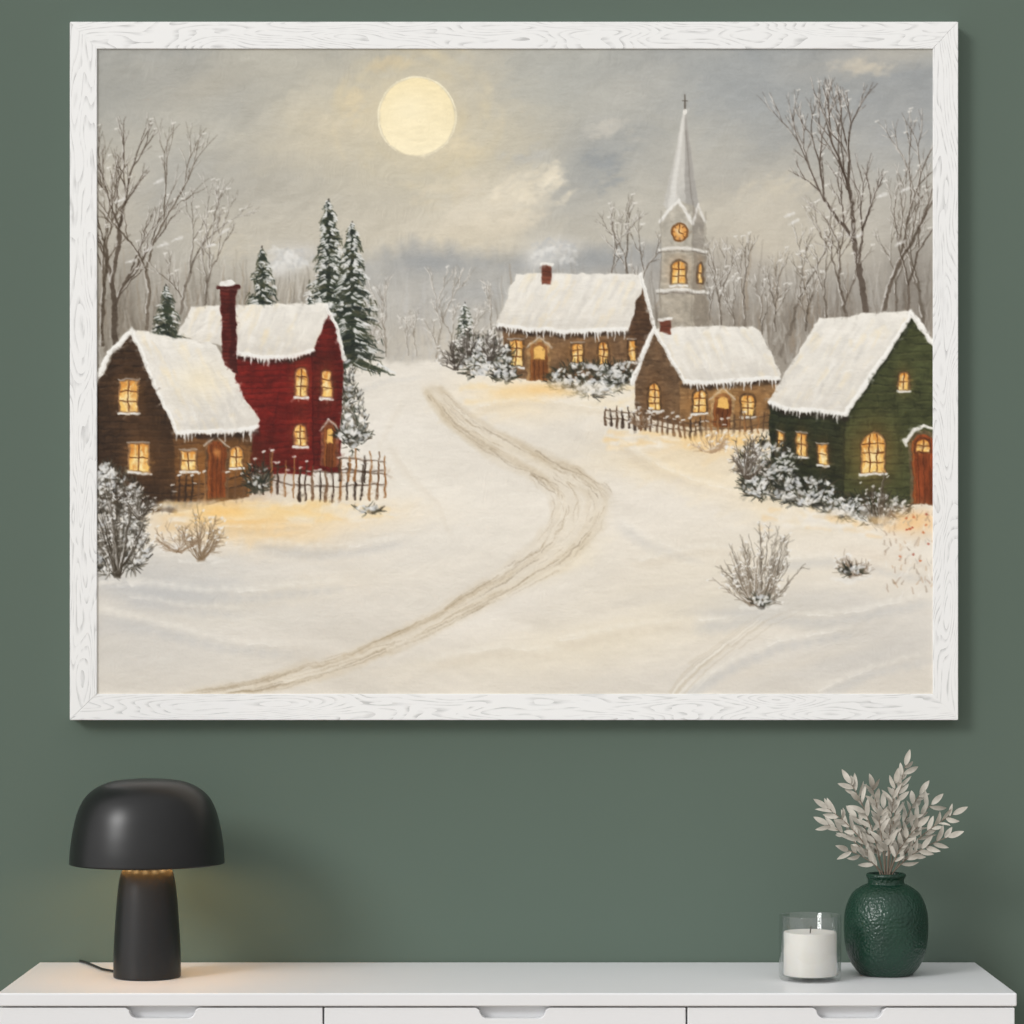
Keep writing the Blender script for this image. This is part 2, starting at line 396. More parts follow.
def twigs(cx,by,w,h,seed,n=26,col=(84,72,58),snow=.28,a=.8):
    r=random.Random(seed)
    for _ in range(n):
        th=math.radians(-90+r.uniform(-62,62)); L=h*r.uniform(.55,1)*(1-.18*abs(math.cos(th)))
        x1=cx+w*.5*math.cos(th)*L/h*1.2; y1=by+L*math.sin(th); x0=cx+r.uniform(-3,3)
        mx,my=(x0+x1)/2+r.uniform(-3,3),(by+y1)/2+2
        j=r.uniform(-14,24); cc=tuple(q+j for q in col)
        line([(x0,by),(mx,my),(x1,y1)],1.4,.5,cc,a,.45)
        if r.random()<snow: line([(x0-1,by-4),(mx-1,my),(x1-1,y1)],.9,.4,(236,232,226),.5,.4)
        for k in range(5):
            f=r.uniform(.35,1); bx=mx+(x1-mx)*(2*f-1) if f>.5 else x0+(mx-x0)*2*f; byy=my+(y1-my)*(2*f-1) if f>.5 else by+(my-by)*2*f
            a2=th+r.choice([-1,1])*r.uniform(.3,.9); l=r.uniform(4,11)
            stroke(bx,byy,bx+l*math.cos(a2),byy+l*math.sin(a2),.8,.4,cc,a*.8,.45)
            if r.random()<snow: stroke(bx+l*math.cos(a2),byy+l*math.sin(a2),bx+l*math.cos(a2)+1.5,byy+l*math.sin(a2)-1,1.8,1,(242,239,233),.85,.5)

# ---- bare trees, background
r=random.Random(33)
for (x,y,h,w) in [(385,356,98,2.0),(437,358,112,2.2),(408,356,50,1.2),(475,352,60,1.3),(492,330,60,1.4),(372,356,60,1.2),(416,356,60,1.2),(452,354,70,1.4),
                  (628,290,122,2.8),(640,300,100,2.2),(612,280,90,1.6),(722,330,110,2.4),(745,330,120,2.6),(762,345,80,1.8),(790,335,146,3.2),(806,330,90,2.2),(776,330,90,2),
                  (710,320,66,1.4),(826,325,110,2.6),(896,312,110,2.6),(922,330,146,3.4),(735,330,66,1.3)]:
    btree(x,y,h,w,r.uniform(-5,5),int(x*7+y),(130,120,106) if x<600 else (94,84,72),.45,17,4,.7,.35)
btree(116,365,315,6.5,4,101,(72,60,48),.42,16,6,.9,.4)
btree(102,345,225,4.5,-2,102,(82,70,56),.4,17,5,.8,.4)
btree(146,335,240,4,7,103,(86,74,60),.42,16,5,.8,.4)
btree(180,312,150,3.2,2,104,(96,86,74),.45,18,5,.7,.4)
btree(205,305,120,2.6,5,107,(104,94,82),.45,18,4,.7,.4)
btree(866,316,285,6.5,-3,105,(76,64,54),.42,15,6,.9,.4)
btree(882,316,225,4.6,5,106,(82,70,58),.42,17,5,.8,.4)
btree(846,318,150,3.2,-6,109,(90,78,66),.42,18,5,.72,.4)
btree(908,330,170,3.6,3,119,(86,74,62),.42,18,5,.75,.4)
for (x,y) in [(148,250),(162,246),(176,240),(158,182),(130,262),(792,222),(788,215),(880,196),(856,236),(900,244),(210,246),(224,232),(118,200),(904,190)]:
    line([(x-4,y+2),(x,y),(x+5,y-2)],1.2,3.4,(236,234,230),.6,1.0)
# firs
fir(262,251,306,16,1,.9); fir(166,288,335,17,2,.9,.4); 
fir(329,203,335,27,3,1.15,.6); fir(352,226,364,33,4,1.15,.6); fir(310,300,335,12,8,.8)
fir(465,306,352,12,5,.8,.95)
bush(352,420,12,28,40,90,snow=.5); bush(345,385,8,22,41,50)

# ================= architecture helpers
def planks(pts,col,dk,lt,horiz=True,gap=5,seed=0,slope=0.0,stone=False):
    r=random.Random(seed)
    poly(pts,col,1,.7,tex=.3,ts=(9,7))
    xs=[p[0] for p in pts]; ys=[p[1] for p in pts]; x0,x1,y0,y1=min(xs),max(xs),min(ys),max(ys)
    def f():
        if stone:
            for _ in range(int((x1-x0)*(y1-y0)/14)):
                x=r.uniform(x0,x1);y=r.uniform(y0,y1); c=r.choice([dk,lt,col,col])
                k=r.uniform(.85,1.12); stroke(x,y,x+r.uniform(1,5),y,r.uniform(1.4,3),1.4,tuple(min(255,q*k) for q in c),.45,.7)
        y=y0-10
        while y<y1+14 and horiz:
            x=x0
            while x<x1:
                L=r.uniform(8,30); a_=r.uniform(.2,.7)
                stroke(x,y+slope*(x-x0)+r.uniform(-.8,.8),x+L,y+slope*(x+L-x0)+r.uniform(-.8,.8),r.uniform(.9,1.8),.7,dk,a_ if not stone else a_*.3,.6)
                if r.random()<.6: stroke(x,y+1.9+slope*(x-x0),x+L*.7,y+1.9+slope*(x+L-x0),1.5,.7,lt,.35 if not stone else .12,.7)
                x+=L*.95
            y+=gap
        for _ in range(int((x1-x0)*(y1-y0)/45)):
            x=r.uniform(x0,x1);yy=r.uniform(y0,y1); L=r.uniform(3,12); vt=r.random()<.35
            stroke(x,yy,x+(r.uniform(-1,1) if vt else L),yy+(L if vt else slope*8),r.uniform(1.2,3.4),.8,r.choice([dk,lt,col,dk]),.3,.8)
    clipped(pts,f)
def roof(pts,seed,dirv,light=(240,236,227),c2=(224,218,207),eave=None,drip=6):
    r=random.Random(seed)
    if eave:
        line([(a,b+4) for a,b in eave],5,5,(42,32,26),.7,1.8)
    R=rough(pts,1.3,7,seed)
    poly(R,light,1,.8,c2=c2,tex=.045,ts=(18,9))
    xs=[p[0] for p in pts]; ys=[p[1] for p in pts]
    def f():
        for _ in range(int((max(xs)-min(xs))*(max(ys)-min(ys))/38)):
            x=r.uniform(min(xs),max(xs)); y=r.uniform(min(ys),max(ys)); L=r.uniform(6,26)
            c=r.choice([(250,247,240),(243,239,229),(208,204,197),(244,228,194),(228,224,215),(214,209,200)])
            stroke(x,y,x+dirv[0]*L+r.uniform(-3,3),y+dirv[1]*L,r.uniform(1.5,7),1,c,r.uniform(.12,.4),1.4)
        if eave: line([(a,b-7) for a,b in eave],5,5,(206,201,193),.3,3)
    clipped(R,f)
    if eave:
        line(eave,4,4,(250,248,242),.85,.9)
        for (a,b) in zip(eave,eave[1:]):
            L=math.hypot(b[0]-a[0],b[1]-a[1]); k=int(L/3.2)
            for i in range(k):
                t=i/k+r.uniform(-.1,.1)/max(k,1); x=a[0]+(b[0]-a[0])*t; y=a[1]+(b[1]-a[1])*t
                stroke(x,y,x+r.uniform(-.6,.6),y+r.uniform(.15,1)**1.8*drip*1.4+2,r.uniform(1.6,4.4),.5,(242,240,235),.88,.55)
def ridge(p,w,seed):
    line(p,w,w*.85,(248,246,240),1,.7)
    line([(a,b+w*.45) for a,b in p],1,1,(182,176,168),.4,.7)
def archpts(x0,y0,x1,y1,skew=0,arch=True):
    if not arch: return [(x0,y0),(x1,y0+skew),(x1,y1+skew),(x0,y1)]
    cx=(x0+x1)/2; rr=(x1-x0)/2; ah=min(rr,(y1-y0)*.4)
    return [(x0,y1)]+[(cx-rr*math.cos(math.pi*i/8),y0+ah-ah*math.sin(math.pi*i/8)+skew*i/8) for i in range(9)]+[(x1,y1+skew)]
def wind(x0,y0,x1,y1,arch=False,skew=0,frame=(132,92,56),snow=True,cols=1,rows=2,bright=1.0):
    blob((x0+x1)/2,(y0+y1)/2,(x1-x0)*.95,(y1-y0)*.75,(190,122,56),.3)
    o=1.6
    poly(archpts(x0-o-.8,y0-o-.8,x1+o+.8,y1+o,skew,arch),(60,42,28),.6,.7)
    poly(archpts(x0-o,y0-o,x1+o,y1+o,skew,arch),frame,1,.6,tex=.3,ts=(3,3))
    P_=archpts(x0,y0,x1,y1,skew,arch)
    poly(P_,(222,150,68),1,.6,c2=(248,204,116))
    W_=x1-x0
    def f():
        for _ in range(int(W_*(y1-y0)/10)):
            x=rnd.uniform(x0,x1);y=rnd.uniform(y0,y1); stroke(x,y,x+rnd.uniform(-1,1),y+rnd.uniform(2,6),2,1,rnd.choice([(255,236,170),(250,206,120),(206,128,56),(255,246,206)]),.5,.7)
        blob((x0+x1)/2,(y0*.4+y1*.6),W_*.3,(y1-y0)*.26,(255,242,192),.7*bright)
        for i in range(1,cols+1):
            x=x0+W_*i/(cols+1); stroke(x,y0,x,y1,1.3,1.3,(100,56,26),.95,.4)
        for i in range(1,rows+1):
            y=y0+(y1-y0)*i/(rows+1); stroke(x0,y,x1,y+skew,1.2,1.2,(100,56,26),.95,.4)
    clipped(P_,f)
    if snow: 
        stroke(x0-2,y1+2.2,x1+2,y1+2.2+skew,2.8,2.2,(240,237,230),.95,.6)
        if not arch: stroke(x0-2,y0-2,x1+2,y0-2+skew,1.6,1.0,(216,210,200),.6,.5)
def door(x0,y0,x1,y1,col=(112,62,34),surround=(140,112,84),snow=True,glass=True):
    poly(archpts(x0-3.2,y0-4,x1+3.2,y1),surround,1,.7,tex=.4,ts=(3,3))
    poly(archpts(x0,y0,x1,y1),col,1,.5,tex=.3,ts=(3,14))
    for k in range(1,4):
        x=x0+(x1-x0)*k/4; stroke(x,y0+4,x,y1,.8,.8,(60,32,18),.6,.4)
    stroke(x0+1.5,y0+6,x0+1.5,y1,1.4,1,(190,120,60),.5,.6)
    if glass: poly(archpts(x0+3,y0+4,x1-3,y0+(y1-y0)*.45),(246,196,108),.95,.6)
    if snow: line([(x0-4,y0+6),((x0+x1)/2,y0-5),(x1+4,y0+6)],1.6,1.6,(230,226,218),.6,.6)
def fence(pts,h,gap,seed,col=(62,46,34),snow=True):
    r=random.Random(seed)
    for (ax,ay),(bx,by) in zip(pts,pts[1:]):
        L=math.hypot(bx-ax,by-ay);k=max(1,int(L/gap))
        for q in (.35,.72): line([(ax,ay-h*q),((ax+bx)/2,(ay+by)/2-h*q+r.uniform(-1,1)),(bx,by-h*q)],1.5,1.3,col,.75,.6)
        for i in range(k+1):
            t=i/k; x=ax+(bx-ax)*t+r.uniform(-.9,.9); y=ay+(by-ay)*t+r.uniform(-1,1); hh=h*r.uniform(.78,1.12); ln=r.uniform(-.8,.8)
            stroke(x,y,x+ln,y-hh,r.uniform(1.8,3.2),1.3,r.choice([col,(110,78,52),(52,38,28),(150,104,62)]),.9,.5)
            if snow and r.random()<.6: stroke(x+ln-1,y-hh,x+ln+1,y-hh-.6,2.4,1.6,(240,238,232),.85,.5)
            if snow and r.random()<.35: stroke(x+1,y-hh*.72,x+gap*.7,y-hh*.72,1.5,1,(236,232,224),.7,.5)

# ================= church
poly([(685,106),(698.5,206),(690,214),(670,214),(663.5,206)],(200,197,190),1,.8,tex=.08,ts=(4,20))
poly([(685,106),(698.5,206),(690,214),(685,210)],(162,158,152),.8,.8)
stroke(684,116,671,206,2.2,6,(230,228,222),.7,1.2); stroke(686,130,692,206,.9,1.4,(120,114,106),.5,.7)
stroke(685,95,685,110,1.2,1.8,(90,82,72),.9,.4); stroke(682.5,101,687.5,101,1.0,1.0,(90,82,72),.8,.4)
blob(685,112,2.2,3,(236,233,226),.9,.6)
poly(rough([(661,222),(678,200),(692,205),(705,222),(704,262),(662,262)],.6,8,3),(186,180,167),1,.7,tex=.16,ts=(6,8))
poly([(692,205),(705,222),(704,262),(692,262)],(150,143,133),.85,.9,tex=.14)
line([(660,222),(678,200),(692,224)],3,3.4,(238,236,230),.9,.8); line([(692,224),(698,206),(706,222)],2.6,2.4,(228,225,219),.85,.8)
blob(679,232,8.4,9,(124,84,46),1,.8); blob(679,232,6.6,7,(222,158,86),1,.8); blob(679,232,3.5,4,(250,214,150),.9)
stroke(679,232,679,226,1,1,(90,50,24),.9,.4); stroke(679,232,683,234,1,1,(90,50,24),.9,.4)
for k in range(8): a0=k*.785; stroke(679+5*math.cos(a0),232+5.3*math.sin(a0),679+7*math.cos(a0),232+7.4*math.sin(a0),.8,.8,(110,64,34),.8,.4)
line([(659,250),(682,247),(707,251)],3,3,(232,229,222),.9,.8); line([(659,252.5),(682,250),(707,253.5)],1.2,1.2,(110,102,92),.6,.7)
poly([(662,253),(692,252),(706,255),(706,290),(662,290)],(180,172,157),1,.7,tex=.2,ts=(6,4))
poly([(693,252),(706,255),(706,290),(693,290)],(142,132,118),.85,.8,tex=.16)
wind(672.5,261,685,284,True,0,(120,96,70),True,1,2); wind(699,264,702,282,True,0,(110,86,62),False,0,1)
line([(658,291),(682,290),(708,292)],3.2,3.2,(234,231,224),.9,.8); line([(658,293.5),(708,294.5)],1.2,1.2,(104,96,86),.6,.7)
poly([(660,294),(708,295),(710,330),(658,332)],(172,163,148),1,.7,tex=.22,ts=(7,6)); 
poly([(694,294),(708,295),(710,330),(694,330)],(126,116,103),.6,1)
for _ in range(60):
    x=rnd.uniform(660,706); y=rnd.uniform(206,328); stroke(x,y,x+rnd.uniform(-2,4),y+rnd.uniform(0,6),2,1,rnd.choice([(206,201,190),(140,130,116),(186,176,158)]),.3,.9)
for x in (661,692,706): stroke(x,212,x,330,1.1,1.1,(128,120,108),.4,.8)

# ================= house C (back centre)
planks([(640,280),(653,328),(651,366),(624,372),(624,330)],(88,64,46),(56,40,30),(120,90,64),True,5,12)
planks([(503,322),(628,328),(628,380),(505,378)],(116,90,66),(76,56,41),(156,124,90),True,6,13,stone=True)
blob(560,352,60,14,(176,126,72),.3)
wind(510,341,522,365,False,0,(96,70,46)); wind(573,344,583,362,False,0,(96,70,46)); wind(599,343,607,364,True,0,(96,70,46)); wind(629.5,342,635,361,False,-1,(80,56,38),rows=1,cols=0)
door(530,342,548,380,(120,72,38),(148,114,76))
blob(539,350,9,8,(240,190,110),.4)
roof([(517,274),(641,273),(645,280),(628,330),(560,331),(499,326),(497,322)],51,(-.45,.9),eave=[(499,325),(530,329),(560,331),(595,330),(627,330)],drip=7)
ridge([(641,274),(648,300),(654,326)],4,1)
planks([(542,266),(551,266),(551,284),(542,284)],(112,62,46),(70,40,30),(150,96,76),True,4,3); stroke(541,265,552,265,3,3,(240,237,230),1,.5)
bush(588,380,36,14,60,230,snow=.5); bush(484,358,26,18,61,180,snow=.5); bush(505,374,10,7,63,50,snow=.4); bush(620,374,14,9,62,70,snow=.4)
for (x,y,l) in [(455,345,24),(470,330,22),(490,336,20)]: twigs(x,y+24,26,34,int(x),14,(70,62,54),.5)
for _ in range(70):
    x=rnd.uniform(460,640); y=rnd.uniform(384,402); stroke(x,y,x+rnd.uniform(10,26),y+rnd.uniform(-2,2),5,1,rnd.choice([(246,240,228),(243,222,180),(238,232,222)]),.35,1.6)
blob(540,390,34,8,(247,208,144),.85); blob(508,392,26,7,(244,216,166),.7)

# ================= house D (right centre)
planks([(654,330),(682,382),(680,424),(636,416),(635,378)],(104,80,58),(70,52,38),(142,114,86),True,5,14,stone=True)
planks([(680,380),(778,380),(776,430),(680,426)],(132,100,66),(86,62,42),(176,140,98),True,6,15,stone=True)
blob(725,405,50,16,(196,142,78),.38)
wind(649.5,384,659.5,409,True,0,(90,66,44),rows=3); wind(694,390,706,412,True,0,(90,66,44)); wind(742,394,753,415,True,0,(90,66,44))
door(714,393,731,426,(116,66,36),(164,132,92)); blob(722,396,10,8,(236,184,108),.4)
roof([(654,329),(752,325),(760,330),(781,374),(778,380),(684,382)],52,(.45,.9),eave=[(684,381),(710,382),(730,381),(755,379),(779,378)],drip=6)
ridge([(632,382),(643,352),(655,328)],5,2); ridge([(655,329),(670,355),(685,382)],3.5,2)
planks([(661,320),(671,320),(671,334),(661,332)],(110,60,44),(70,40,30),(150,96,76),True,4,3); stroke(660,319,672,319,3,3,(240,237,230),1,.5)
fence([(606,426),(640,430),(690,438),(745,434),(770,430)],21,5.5,4,(84,62,44))
for _ in range(60):
    x=rnd.uniform(605,770); y=rnd.uniform(432,448); stroke(x,y,x+rnd.uniform(8,22),y+rnd.uniform(-1,2),5,1,rnd.choice([(248,242,230),(245,210,150)]),.4,1.5)
blob(722,439,40,7,(249,206,132),.75)
twigs(712,452,50,22,77,16,(170,140,108),a=.6); twigs(640,428,26,18,78,10,(110,84,60))

# ================= house B (red)
planks([(300,352),(328,308),(343,358),(340,474),(312,470),(304,462)],(90,25,20),(50,14,12),(132,42,33),True,6,16)
planks([(234,350),(314,350),(313,476),(236,470)],(110,27,22),(68,16,14),(144,44,34),True,6,17)
stroke(313,352,313,474,1.6,1.6,(60,12,12),.7,.6)
blob(250,458,34,30,(54,20,14),.65); blob(270,355,50,8,(50,14,12),.5)
roof([(190,307),(326,303),(330,310),(314,352),(278,357),(242,356),(216,344),(178,334)],53,(-.35,.9),eave=[(232,350),(262,357),(290,356),(314,351)],drip=6)
ridge([(327,305),(337,330),(344,360)],4,3)
wind(296.5,369,306.5,396,True,0,(150,96,66)); wind(322.5,370,330.5,397,True,1,(130,80,54),cols=0); wind(295.5,425,305.5,446,True,0,(150,96,66))
door(324,424,336,466,(120,66,34),(120,70,50)); 
planks([(221,290),(236,290),(237,374),(222,366)],(86,30,24),(52,16,14),(120,50,40),True,4,18)
poly([(230,290),(236,290),(237,374),(230,370)],(52,18,16),.55,.9)
stroke(219,288,238,288,4,4,(72,24,20),1,.6); blob(228,284,7,3.4,(240,238,232),1,.7)

# ================= house A (left brown)
planks([(90,392),(130,334),(176,428),(178,512),(90,510)],(60,43,30),(33,24,17),(96,70,46),True,7,19)
planks([(174,424),(252,424),(250,496),(176,512)],(92,64,40),(50,34,23),(140,100,60),True,6,20)
blob(215,470,38,28,(204,130,56),.48); blob(150,440,20,30,(90,62,38),.4)
wind(120,381,138,411,False,0,(140,104,70),cols=1,rows=2); wind(130,444,148,471,False,0,(140,104,70),cols=1,rows=1)
wind(182,451,195,469,False,0,(150,112,76),cols=1,rows=1); wind(230,447,241.5,466,True,0,(150,112,76),cols=1,rows=1)
door(208,440,226,498,(124,64,30),(110,78,50),True,False)
blob(217,452,3,5,(220,150,84),.8)
roof([(130,330),(136,331),(208,341),(216,346),(259,420),(256,429),(182,434),(176,430)],54,(.45,.9),eave=[(178,432),(200,432),(215,431),(240,430),(257,427)],drip=8)
ridge([(88,392),(110,354),(131,331)],6,4); ridge([(131,332),(152,378),(178,432)],4,4)
blob(200,380,24,18,(249,234,198),.55)
fence([(248,494),(272,492),(300,499),(340,501),(384,497)],38,6.5,5,(66,46,33))
fence([(172,508),(205,504)],30,6.5,6,(54,38,28)); fence([(228,500),(252,494)],28,6.5,7,(54,38,28)); fence([(340,480),(386,484)],30,7,9,(70,50,36))
bush(258,478,12,12,80,70,snow=.1)
for _ in range(120):
    x=rnd.uniform(150,385); y=rnd.uniform(502,520); stroke(x,y,x+rnd.uniform(10,26),y+rnd.uniform(-2,3),6,1,rnd.choice([(246,240,228),(245,212,152),(232,226,215)]),.38,1.6)
blob(224,512,38,10,(250,204,126),.8); blob(285,512,56,8,(246,214,152),.65)

# ================= house E (green right)
planks([(768,402),(846,410),(844,503),(772,486)],(44,48,32),(24,26,20),(74,76,50),True,7,22,slope=.12)
planks([(844,412),(912,314),(940,348),(940,504),(842,504)],(68,72,44),(34,36,24),(104,104,66),True,8,23)
stroke(845,412,843,503,2.2,2.2,(34,36,26),.8,.6)
line([(846,416),(912,320)],5,5,(28,30,22),.6,1.8); blob(873,455,34,34,(116,100,54),.35)
roof([(820,318),(905,311),(914,313),(880,364),(846,414),(800,410),(768,405),(768,400)],55,(-.55,.85),eave=[(769,403),(785,407),(800,409),(825,412),(845,413)],drip=7)
ridge([(845,413),(880,362),(912,314)],5,5); ridge([(911,313),(938,350)],6,5)
wind(778,432,783,449,False,2,(120,90,56),cols=0,rows=1); wind(797,433,806,455,False,1,(120,90,56),cols=1,rows=1); wind(819,444,827,464,False,1,(120,90,56),cols=0,rows=1)
wind(900,372,908.5,390,True,0,(120,92,60),cols=1,rows=1); wind(862.5,434,883.5,472,True,0,(150,112,70),cols=2,rows=3)
door(913,434,936,504,(132,64,34),(96,84,60),False,False)
line([(908,440),(914,430),(924,426),(938,430)],4,3,(240,237,230),.95,.7); stroke(906,440,908,446,5,3,(240,237,230),.9,.7)
wind(918,439,930,452,True,0,(100,50,28),False,1,1)
bush(768,468,26,26,90,260,snow=.38); bush(806,492,28,13,91,190,snow=.4); bush(872,508,32,13,92,220,snow=.42); bush(840,508,14,9,93,90,snow=.4); bush(755,486,12,10,97,70,snow=.5)
twigs(880,526,40,56,94,22,(70,58,44)); twigs(748,478,50,50,95,20,(74,62,50),.5)
for _ in range(100):
    x=rnd.uniform(760,930); y=rnd.uniform(514,534)+(x<840)*-6; stroke(x,y,x+rnd.uniform(8,24),y+rnd.uniform(-1,4),6,1,rnd.choice([(246,240,228),(243,206,148),(234,228,218)]),.35,1.6)
blob(915,522,28,14,(244,200,142),.8)
r=random.Random(88)
for _ in range(90):
    x=r.uniform(885,933); y=r.uniform(505,600); stroke(x,y,x+r.uniform(-3,5),y-r.uniform(2,7),1.4,.6,r.choice([(120,96,74),(150,120,96),(186,150,112),(242,239,232),(182,174,162)]),.5,.7)
for _ in range(13):
    x=r.uniform(898,931); y=r.uniform(500,565); blob(x,y,1.3,1.2,r.choice([(166,56,38),(150,54,36),(196,100,56)]),.75,.7)
# ================= foreground shrubs
SH=((60,57,48),(42,39,34),(88,81,68),(108,102,88))
blob(125,566,50,14,(200,198,194),.5); blob(200,562,36,6,(204,200,192),.5)
bush(118,514,24,36,96,300,cols=SH,snow=.5); bush(132,548,16,20,196,120,cols=SH,snow=.45); bush(104,480,12,14,197,90,cols=SH,snow=.6); bush(110,560,14,14,198,80,cols=SH,snow=.5)
twigs(118,578,84,112,98,36,(64,56,45),.5); twigs(140,520,40,40,99,16,(64,56,45),.5)
twigs(202,560,54,60,110,26,(120,98,72),.4,.65); twigs(180,552,66,34,111,14,(140,116,90),.4,.6)
blob(765,604,60,10,(206,203,196),.6)
twigs(762,608,110,90,112,46,(98,88,74),.5,.7); twigs(752,606,96,66,113,24,(126,112,94),.5,.6); bush(762,602,8,5,114,20,snow=.5)
blob(740,612,50,5,(198,195,190),.6)
twigs(852,578,36,24,115,18,(110,90,70),.4,.65); bush(852,571,11,4,116,16,snow=.5)
bush(352,436,16,5,117,50,snow=.4); bush(368,510,10,3,118,16,snow=.5)
for cx_,cy_ in [(118,582),(762,610),(202,562),(852,580)]:
    for _ in range(14):
        x=cx_+rnd.uniform(-22,14); y=cy_+rnd.uniform(-4,3); stroke(x,y,x+rnd.uniform(6,14),y+rnd.uniform(-1.5,1.5),3.5,1,rnd.choice([(240,236,228),(222,218,210)]),.5,1.2)

# ---- re-brush everything with small dabs of local colour
painterly(97,300,933,560,9000,7,2.4,-20,80,9,.38,50,soft=.7)
painterly(97,49,933,330,3500,9,3,-60,60,6,.28,51,soft=.9)
painterly(97,330,933,694,2500,14,3,-15,40,5,.28,52,soft=1.0)
A_=np.where(YY<190,.35,1.0)
dx=((fbm(XX/5.5,YY/5.5,1,2)-.5)*2.3+(fbm(XX/22,YY/22,2,2)-.5)*3)*A_
dy=((fbm(XX/5.5+40,YY/5.5+9,3,2)-.5)*2.3+(fbm(XX/22+7,YY/22+3,5,2)-.5)*3)*A_
ii=np.clip((XX+dx-PX0)*S,0,nx-1.001); jj=np.clip((YY+dy-PY0)*S,0,ny-1.001)
i0=ii.astype(int); j0=jj.astype(int); fi=(ii-i0)[...,None]; fj=(jj-j0)[...,None]
img=(img[j0,i0]*(1-fi)+img[j0,i0+1]*fi)*(1-fj)+(img[j0+1,i0]*(1-fi)+img[j0+1,i0+1]*fi)*fj
tooth=(nz(XX/1.8,YY/1.8,6)-.5)*3+(fbm(XX/12,YY/4,7,3)-.5)*5
img += tooth[...,None]
img = np.clip(img,0,255)

# ============================================================ coordinates (metres). wall plane y=0, camera 4.84 m in front
FX0,FX1,FZ0,FZ1 = -0.7535,0.7603,1.1644,2.3543
FD = 0.032
IX0,IX1,IZ0,IZ1 = -.7072,.7173,1.2088,2.3083

painting = empty('framed_painting',(0,0,0))
cx = np.linspace(IX0-0.0005,IX1+0.0005,nx); cz = np.linspace(IZ1+0.0005,IZ0-0.0005,ny)
GX,GZ = np.meshgrid(cx,cz)
# real impasto relief (brush ridges up to ~0.4 mm)
lum=img.mean(-1)/255.0
th_=fbm(XX/70,YY/60,6,2)*5
ru=XX*np.cos(th_)+YY*np.sin(th_); rv=-XX*np.sin(th_)+YY*np.cos(th_)
rel=(fbm(ru/16,rv/2.6,2,3)-.5)*.00055+(fbm(XX/14,YY/3.0,4,3)-.5)*.0004+lum*.0004
co = np.stack([GX,-0.0283-rel,GZ],-1).reshape(-1,3).astype(np.float32)
idx = np.arange(nx*ny).reshape(ny,nx)
quads = np.stack([idx[:-1,:-1],idx[1:,:-1],idx[1:,1:],idx[:-1,1:]],-1).reshape(-1,4)
me = bpy.data.meshes.new('canvas'); nq=len(quads)
me.vertices.add(len(co)); me.vertices.foreach_set('co',co.ravel())
me.loops.add(nq*4); me.loops.foreach_set('vertex_index',quads.ravel().astype(np.int32))
me.polygons.add(nq); me.polygons.foreach_set('loop_start',(np.arange(nq)*4).astype(np.int32))
try: me.polygons.foreach_set('loop_total',np.full(nq,4,np.int32))
except Exception: pass
me.polygons.foreach_set('use_smooth',np.ones(nq,bool))
me.update(calc_edges=True)
ca = me.color_attributes.new('paint','FLOAT_COLOR','POINT')
f = img/255.0; lin = np.where(f<=0.04045,f/12.92,((f+0.055)/1.055)**2.4)
rgba = np.concatenate([lin,np.ones((ny,nx,1),np.float32)],-1).astype(np.float32)
ca.data.foreach_set('color',rgba.ravel())
m,nt,b = new_mat('oil_paint',rough=0.6)
b.inputs['Specular IOR Level'].default_value = 0.2
at = nt.nodes.new('ShaderNodeAttribute'); at.attribute_name='paint'
nt.links.new(at.outputs['Color'],b.inputs['Base Color'])
tc=nt.nodes.new('ShaderNodeTexCoord'); nn=nt.nodes.new('ShaderNodeTexNoise'); nn.inputs['Scale'].default_value=120; nn.inputs['Detail'].default_value=3
mp=nt.nodes.new('ShaderNodeMapping'); mp.inputs['Scale'].default_value=(1,1,2.2); nt.links.new(tc.outputs['Object'],mp.inputs[0]); nt.links.new(mp.outputs[0],nn.inputs['Vector'])
add_bump(nt,b,nn.outputs['Fac'],0.12,0.001)
me.materials.append(m)
canvas = bpy.data.objects.new('canvas',me); scene.collection.objects.link(canvas); canvas.parent=painting

# frame members with UV along grain
m,nt,b = new_mat('white_washed_oak',rough=0.6)
b.inputs['Specular IOR Level'].default_value=0.3
uv=nt.nodes.new('ShaderNodeTexCoord'); mp=nt.nodes.new('ShaderNodeMapping'); mp.inputs['Scale'].default_value=(2.2,11,1)
nt.links.new(uv.outputs['UV'],mp.inputs[0])
n1_=nt.nodes.new('ShaderNodeTexNoise'); n1_.inputs['Scale'].default_value=1.5; n1_.inputs['Detail'].default_value=1.5; n1_.inputs['Distortion'].default_value=.2
nt.links.new(mp.outputs[0],n1_.inputs['Vector'])
mu=nt.nodes.new('ShaderNodeMath'); mu.operation='MULTIPLY'; mu.inputs[1].default_value=28
nt.links.new(n1_.outputs['Fac'],mu.inputs[0])
fr=nt.nodes.new('ShaderNodeMath'); fr.operation='FRACT'; nt.links.new(mu.outputs[0],fr.inputs[0])
mp2=nt.nodes.new('ShaderNodeMapping'); mp2.inputs['Scale'].default_value=(30,160,1); nt.links.new(uv.outputs['UV'],mp2.inputs[0])
n2_=nt.nodes.new('ShaderNodeTexNoise'); n2_.inputs['Scale'].default_value=1; n2_.inputs['Detail'].default_value=2; nt.links.new(mp2.outputs[0],n2_.inputs['Vector'])
ra=nt.nodes.new('ShaderNodeValToRGB'); e=ra.color_ramp.elements
e[0].position=0; e[0].color=(1,1,1,1); e[1].position=.4; e[1].color=(0,0,0,1)
nt.links.new(fr.outputs[0],ra.inputs['Fac'])
rb=nt.nodes.new('ShaderNodeValToRGB'); rb.color_ramp.elements[0].position=.38; rb.color_ramp.elements[1].position=.68
nt.links.new(n2_.outputs['Fac'],rb.inputs['Fac'])
mm=nt.nodes.new('ShaderNodeMath'); mm.operation='MULTIPLY'; nt.links.new(ra.outputs[0],mm.inputs[0]); nt.links.new(rb.outputs[0],mm.inputs[1])
